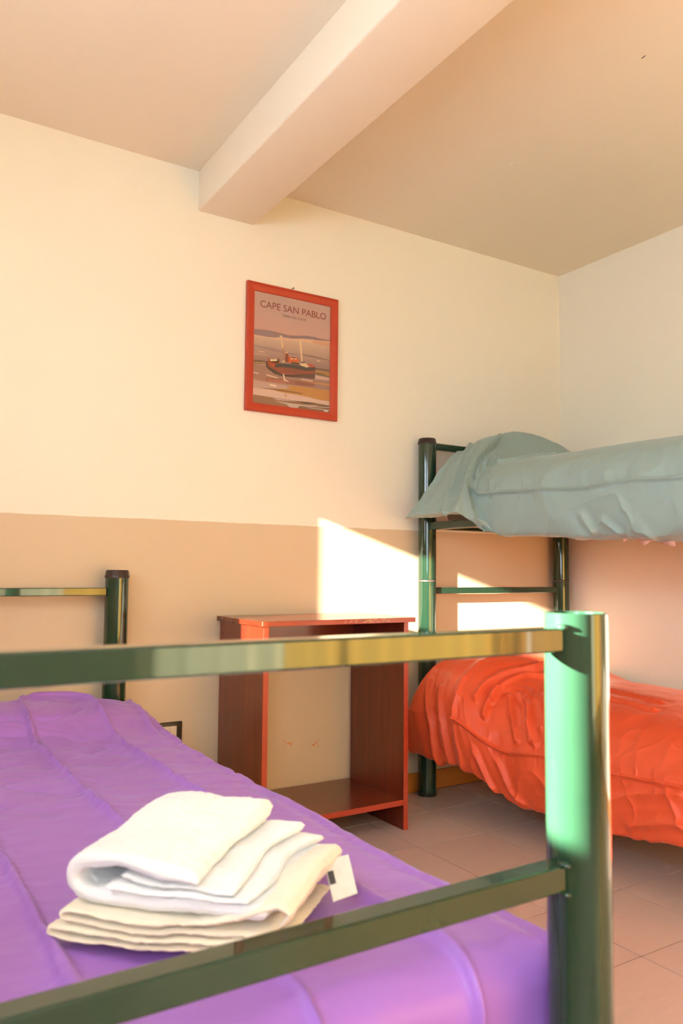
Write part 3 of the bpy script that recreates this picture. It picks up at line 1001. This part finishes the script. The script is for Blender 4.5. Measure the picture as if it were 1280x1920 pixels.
# the print: coloured patches stacked a hair apart on one sheet, positions read off as (across, down)
def cuv(px, py):
    u = (px - 262) / 700.0
    top = 232 + u * 140
    bot = 1275 + u * 80
    return u, (py - top) / (bot - top)
def C(r, g, b):
    return lin((r / 255, g / 255, b / 255)) + (1,)
patches = []
def ptc(col, pts, conv=True):
    patches.append((C(*col), [cuv(*q) if conv else q for q in pts]))
def band(col, v0, v1):
    ptc(col, [(0, v0), (1, v0), (1, v1), (0, v1)], False)
band((214, 178, 166), 0, 1)
for k in range(12):     # sky
    f = k / 11
    band((212 + 8 * f, 176 - 2 * f, 166 - 4 * f), 0.031 * k, 0.031 * (k + 1))
for k in range(14):     # sea
    f = k / 13
    band((222 - 62 * f, 190 - 66 * f, 166 - 50 * f), 0.372 + 0.018 * k, 0.372 + 0.018 * (k + 1))
ptc((236, 192, 160), [(262, 640), (400, 668), (560, 680), (700, 672), (880, 672), (962, 690), (962, 745), (820, 722), (640, 690), (500, 690), (262, 655)])
ptc((226, 172, 140), [(790, 712), (815, 678), (880, 690), (962, 705), (962, 745), (860, 730)])
ptc((158, 130, 134), [(262, 592), (340, 596), (430, 608), (510, 628), (580, 645), (650, 646), (740, 645), (800, 652), (860, 668), (962, 684), (962, 693), (880, 688), (760, 676), (690, 672), (600, 674), (520, 660), (450, 668), (380, 664), (262, 645)])
ptc((170, 140, 136), [(262, 738), (420, 765), (500, 785), (640, 815), (760, 830), (600, 826), (440, 798), (262, 752)])
ptc((150, 118, 108), [(690, 812), (820, 835), (962, 868), (962, 876), (800, 848), (690, 826)])
ptc((190, 152, 136), [(262, 800), (420, 830), (380, 845), (262, 830)])
ptc((112, 74, 48), [(262, 880), (330, 882), (390, 895), (390, 904), (262, 896)])
ptc((150, 112, 44), [(262, 898), (370, 908), (372, 922), (262, 914)])
ptc((168, 124, 108), [(262, 914), (380, 930), (420, 990), (560, 1030), (820, 1045), (962, 1060), (962, 1150), (640, 1110), (400, 1090), (262, 1062)])
ptc((104, 68, 40), [(826, 945), (900, 952), (962, 966), (962, 974), (826, 956)])
ptc((190, 136, 50), [(826, 962), (962, 982), (962, 1028), (900, 1020), (826, 1002)])
ptc((128, 88, 46), [(826, 985), (890, 990), (962, 1024), (962, 1034), (826, 1008)])
ptc((190, 152, 140), [(262, 1058), (420, 1085), (640, 1115), (962, 1148), (962, 1165), (560, 1150), (262, 1135)])
ptc((200, 164, 152), [(262, 1070), (560, 1120), (560, 1150), (262, 1138)])
ptc((162, 100, 82), [(375, 1040), (500, 1048), (640, 1062), (822, 1066), (822, 1122), (700, 1110), (560, 1095), (375, 1075)])
ptc((188, 110, 84), [(395, 1060), (560, 1070), (560, 1096), (395, 1080)])
ptc((148, 80, 64), [(640, 1068), (820, 1078), (820, 1112), (640, 1100)])
ptc((226, 192, 176), [(262, 1140), (420, 1150), (700, 1196), (962, 1246), (962, 1285), (560, 1238), (262, 1205)])
ptc((204, 140, 50), [(560, 1108), (640, 1112), (800, 1130), (962, 1150), (962, 1252), (860, 1238), (740, 1210), (600, 1188), (500, 1172), (420, 1146), (600, 1140)])
ptc((142, 92, 36), [(310, 1138), (480, 1144), (720, 1180), (700, 1188), (540, 1168), (420, 1152)])
ptc((152, 104, 66), [(262, 1200), (470, 1228), (620, 1250), (800, 1262), (962, 1288), (962, 1356), (262, 1276)])
ptc((130, 88, 50), [(560, 1262), (700, 1280), (962, 1312), (962, 1356), (640, 1318)])
for a in ([(440, 1228), (640, 1256), (480, 1248)], [(440, 1255), (720, 1286), (962, 1300), (962, 1312), (720, 1300), (560, 1282)], [(560, 1282), (690, 1290), (660, 1318), (590, 1310)], [(720, 1302), (962, 1330), (962, 1338), (780, 1316)]):
    ptc((206, 180, 168), a)
ptc((70, 50, 36), [(640, 1252), (760, 1262), (860, 1282), (740, 1276)])
ptc((60, 42, 30), [(840, 1290), (955, 1296), (955, 1304), (850, 1298)])
# the ship
ptc((64, 40, 36), [(372, 890), (372, 935), (395, 965), (440, 1000), (500, 1022), (600, 1032), (720, 1038), (820, 1046), (828, 936), (760, 938), (690, 932), (600, 915), (480, 905), (400, 888)])
ptc((152, 56, 30), [(382, 905), (396, 940), (450, 968), (520, 1010), (640, 1012), (700, 1004), (820, 996), (822, 966), (740, 974), (660, 958), (560, 944), (470, 938), (440, 900), (400, 880)])
ptc((186, 72, 34), [(386, 868), (400, 905), (430, 935), (470, 938), (475, 905), (420, 895), (400, 865)])
ptc((58, 48, 50), [(455, 912), (520, 908), (600, 912), (690, 925), (760, 940), (826, 944), (824, 970), (740, 962), (640, 952), (540, 942), (450, 945)])
ptc((140, 54, 34), [(540, 948), (620, 958), (700, 966), (700, 1000), (540, 995)])
ptc((88, 44, 34), [(640, 1005), (820, 998), (820, 1042), (640, 1030)])
ptc((190, 78, 34), [(385, 855), (396, 858), (402, 892), (480, 905), (480, 858), (492, 862), (500, 905), (400, 900)])
ptc((238, 214, 170), [(408, 872), (470, 868), (474, 888), (412, 890)])
ptc((238, 214, 170), [(515, 884), (545, 874), (556, 894), (518, 896)])
ptc((140, 46, 30), [(545, 812), (570, 812), (580, 898), (540, 892)])
ptc((232, 196, 160), [(545, 800), (568, 795), (570, 812), (545, 814)])
ptc((226, 100, 32), [(575, 842), (662, 850), (672, 905), (640, 912), (575, 898)])
ptc((110, 40, 24), [(600, 845), (660, 852), (662, 862), (600, 856)])
for cx in (606, 640):
    ptc((240, 216, 176), [(cx - 14, 858), (cx + 10, 854), (cx + 16, 868), (cx + 4, 862), (cx - 8, 872)])
ptc((70, 36, 30), [(600, 890), (670, 900), (672, 918), (600, 908)])
ptc((200, 70, 34), [(720, 905), (800, 912), (820, 938), (730, 930)])
ptc((240, 214, 170), [(676, 905), (730, 900), (765, 930), (745, 942), (690, 925)])
ptc((44, 30, 28), [(690, 888), (730, 890), (728, 898), (690, 896)])
ptc((196, 128, 92), [(518, 760), (526, 760), (534, 890), (526, 890)])
ptc((238, 206, 160), [(497, 656), (510, 650), (528, 760), (512, 765)])
ptc((240, 210, 166), [(668, 690), (690, 690), (704, 888), (692, 890)])
ptc((240, 214, 176), [(488, 652), (512, 646), (514, 662), (496, 664)])
# white scratches of foam
for a in ([(524, 1005), (534, 1004), (548, 1058), (580, 1070), (575, 1076), (534, 1066)], [(262, 990), (310, 1002), (308, 1010), (262, 998)], [(378, 1010), (480, 1040), (478, 1048), (378, 1020)],
          [(690, 1046), (800, 1064), (800, 1072), (700, 1056)], [(408, 1098), (470, 1112), (468, 1128), (410, 1116)], [(760, 855), (775, 860), (772, 866)], [(835, 870), (868, 878), (862, 886), (838, 880)], [(300, 795), (360, 805), (358, 809), (300, 800)]):
    ptc((240, 214, 190), a)
ptc((222, 150, 66), [(640, 1060), (820, 1080), (962, 1092), (962, 1104), (820, 1088)])
ptc((214, 160, 130), [(540, 1190), (565, 1192), (562, 1218), (540, 1216)])
ptc((226, 214, 204), [(908, 1330), (950, 1334), (950, 1350), (908, 1345)])
yp0 = -0.0062
V, Fc, FCOL = [], [], []
for k, (col, pts) in enumerate(patches):
    base = len(V)
    for u, v in pts:
        u = min(max(u, 0), 1); v = min(max(v, 0), 1)
        V.append((IX0 + u * (IX1 - IX0), yp0 - 0.000018 * k, IZ1 - v * (IZ1 - IZ0)))
    Fc.append(list(range(base, base + len(pts))))
    FCOL.append(col)
ploc = pic.location
pr = mesh('poster', [tuple(a - b for a, b in zip(v, ploc)) for v in V], Fc, M_PRINT, pic)
ca = pr.data.color_attributes.new('print', 'FLOAT_COLOR', 'CORNER')
k = 0
for p_, c in zip(pr.data.polygons, FCOL):
    for _ in p_.loop_indices:
        ca.data[k].color = c
        k += 1
box('backing_board', (IX0 - 0.004, -0.0060, IZ0 - 0.004), (IX1 + 0.004, -0.002, IZ1 + 0.004), M_CHIP, pic)

def text_mesh(name, body, x, z, width, mat, parent, y, stretch=1.0, weight=0.0):
    cu_ = bpy.data.curves.new(name, 'FONT')
    cu_.body = body
    cu_.align_x = 'CENTER'
    cu_.extrude = 0.0
    cu_.offset = weight
    ob = bpy.data.objects.new(name + '_curve', cu_)
    COL.objects.link(ob)
    bpy.context.view_layer.update()
    me = bpy.data.meshes.new_from_object(ob.evaluated_get(bpy.context.evaluated_depsgraph_get()))
    bpy.data.objects.remove(ob)
    xs = [v.co.x for v in me.vertices]
    s = width / (max(xs) - min(xs))
    mid = (max(xs) + min(xs)) / 2
    o_ = parent.location
    for v in me.vertices:
        v.co = ((v.co.x - mid) * s + x - o_.x, y - o_.y, v.co.y * s * stretch + z - o_.z)
    me.materials.clear()
    me.materials.append(mat)
    me.name = name
    o = bpy.data.objects.new(name, me)
    COL.objects.link(o)
    o.parent = parent
    return o
M_TITLE = plastic('brown_red_ink', rgb(150, 62, 44), 0.5)
M_SUB = plastic('grey_brown_ink', rgb(128, 96, 90), 0.5)
IW, IH = IX1 - IX0, IZ1 - IZ0
yt = yp0 - 0.000018 * (len(patches) + 4)
text_mesh('title_lettering', 'CAPE SAN PABLO', IX0 + 0.508 * IW, IZ1 - 0.134 * IH, 0.865 * IW, M_TITLE, pic, yt, 1.0, 0.004)
text_mesh('subtitle_lettering', 'TIERRA DEL FUEGO', IX0 + 0.515 * IW, IZ1 - 0.184 * IH, 0.32 * IW, M_SUB, pic, yt, 1.0, 0.002)

def glass_material():
    m = NT('picture_glass')
    tr = m.n('ShaderNodeBsdfTransparent')
    gl_ = m.n('ShaderNodeBsdfGlossy')
    gl_.inputs['Roughness'].default_value = 0.12
    fr = m.n('ShaderNodeFresnel')
    fr.inputs[0].default_value = 1.45
    mx = m.n('ShaderNodeMixShader')
    m.l(fr.outputs[0], mx.inputs[0]); m.l(tr.outputs[0], mx.inputs[1]); m.l(gl_.outputs[0], mx.inputs[2])
    m.l(mx.outputs[0], m.out.inputs[0])
    return m.m
M_GLASS = glass_material()
gq = bmesh.new()
add_box(gq, (IX0 - 0.002, -0.0098, IZ0 - 0.002), (IX1 + 0.002, -0.0084, IZ1 + 0.002))
bm_obj('glass', gq, M_GLASS, pic, smooth=False)

# nail above the picture
nb = bmesh.new()
bmesh.ops.create_cone(nb, cap_ends=True, segments=12, radius1=0.0016, radius2=0.0016, depth=0.018,
                      matrix=Matrix.Translation((-1.576, -0.008, 2.1145)) @ Matrix.Rotation(math.pi / 2, 4, 'X'))
bmesh.ops.create_cone(nb, cap_ends=True, segments=14, radius1=0.0034, radius2=0.0030, depth=0.0016,
                      matrix=Matrix.Translation((-1.576, -0.0172, 2.1145)) @ Matrix.Rotation(math.pi / 2, 4, 'X'))
tag(bm_obj('nail', nb, M_STEEL), 'small steel nail in the wall just above the poster', 'nail')
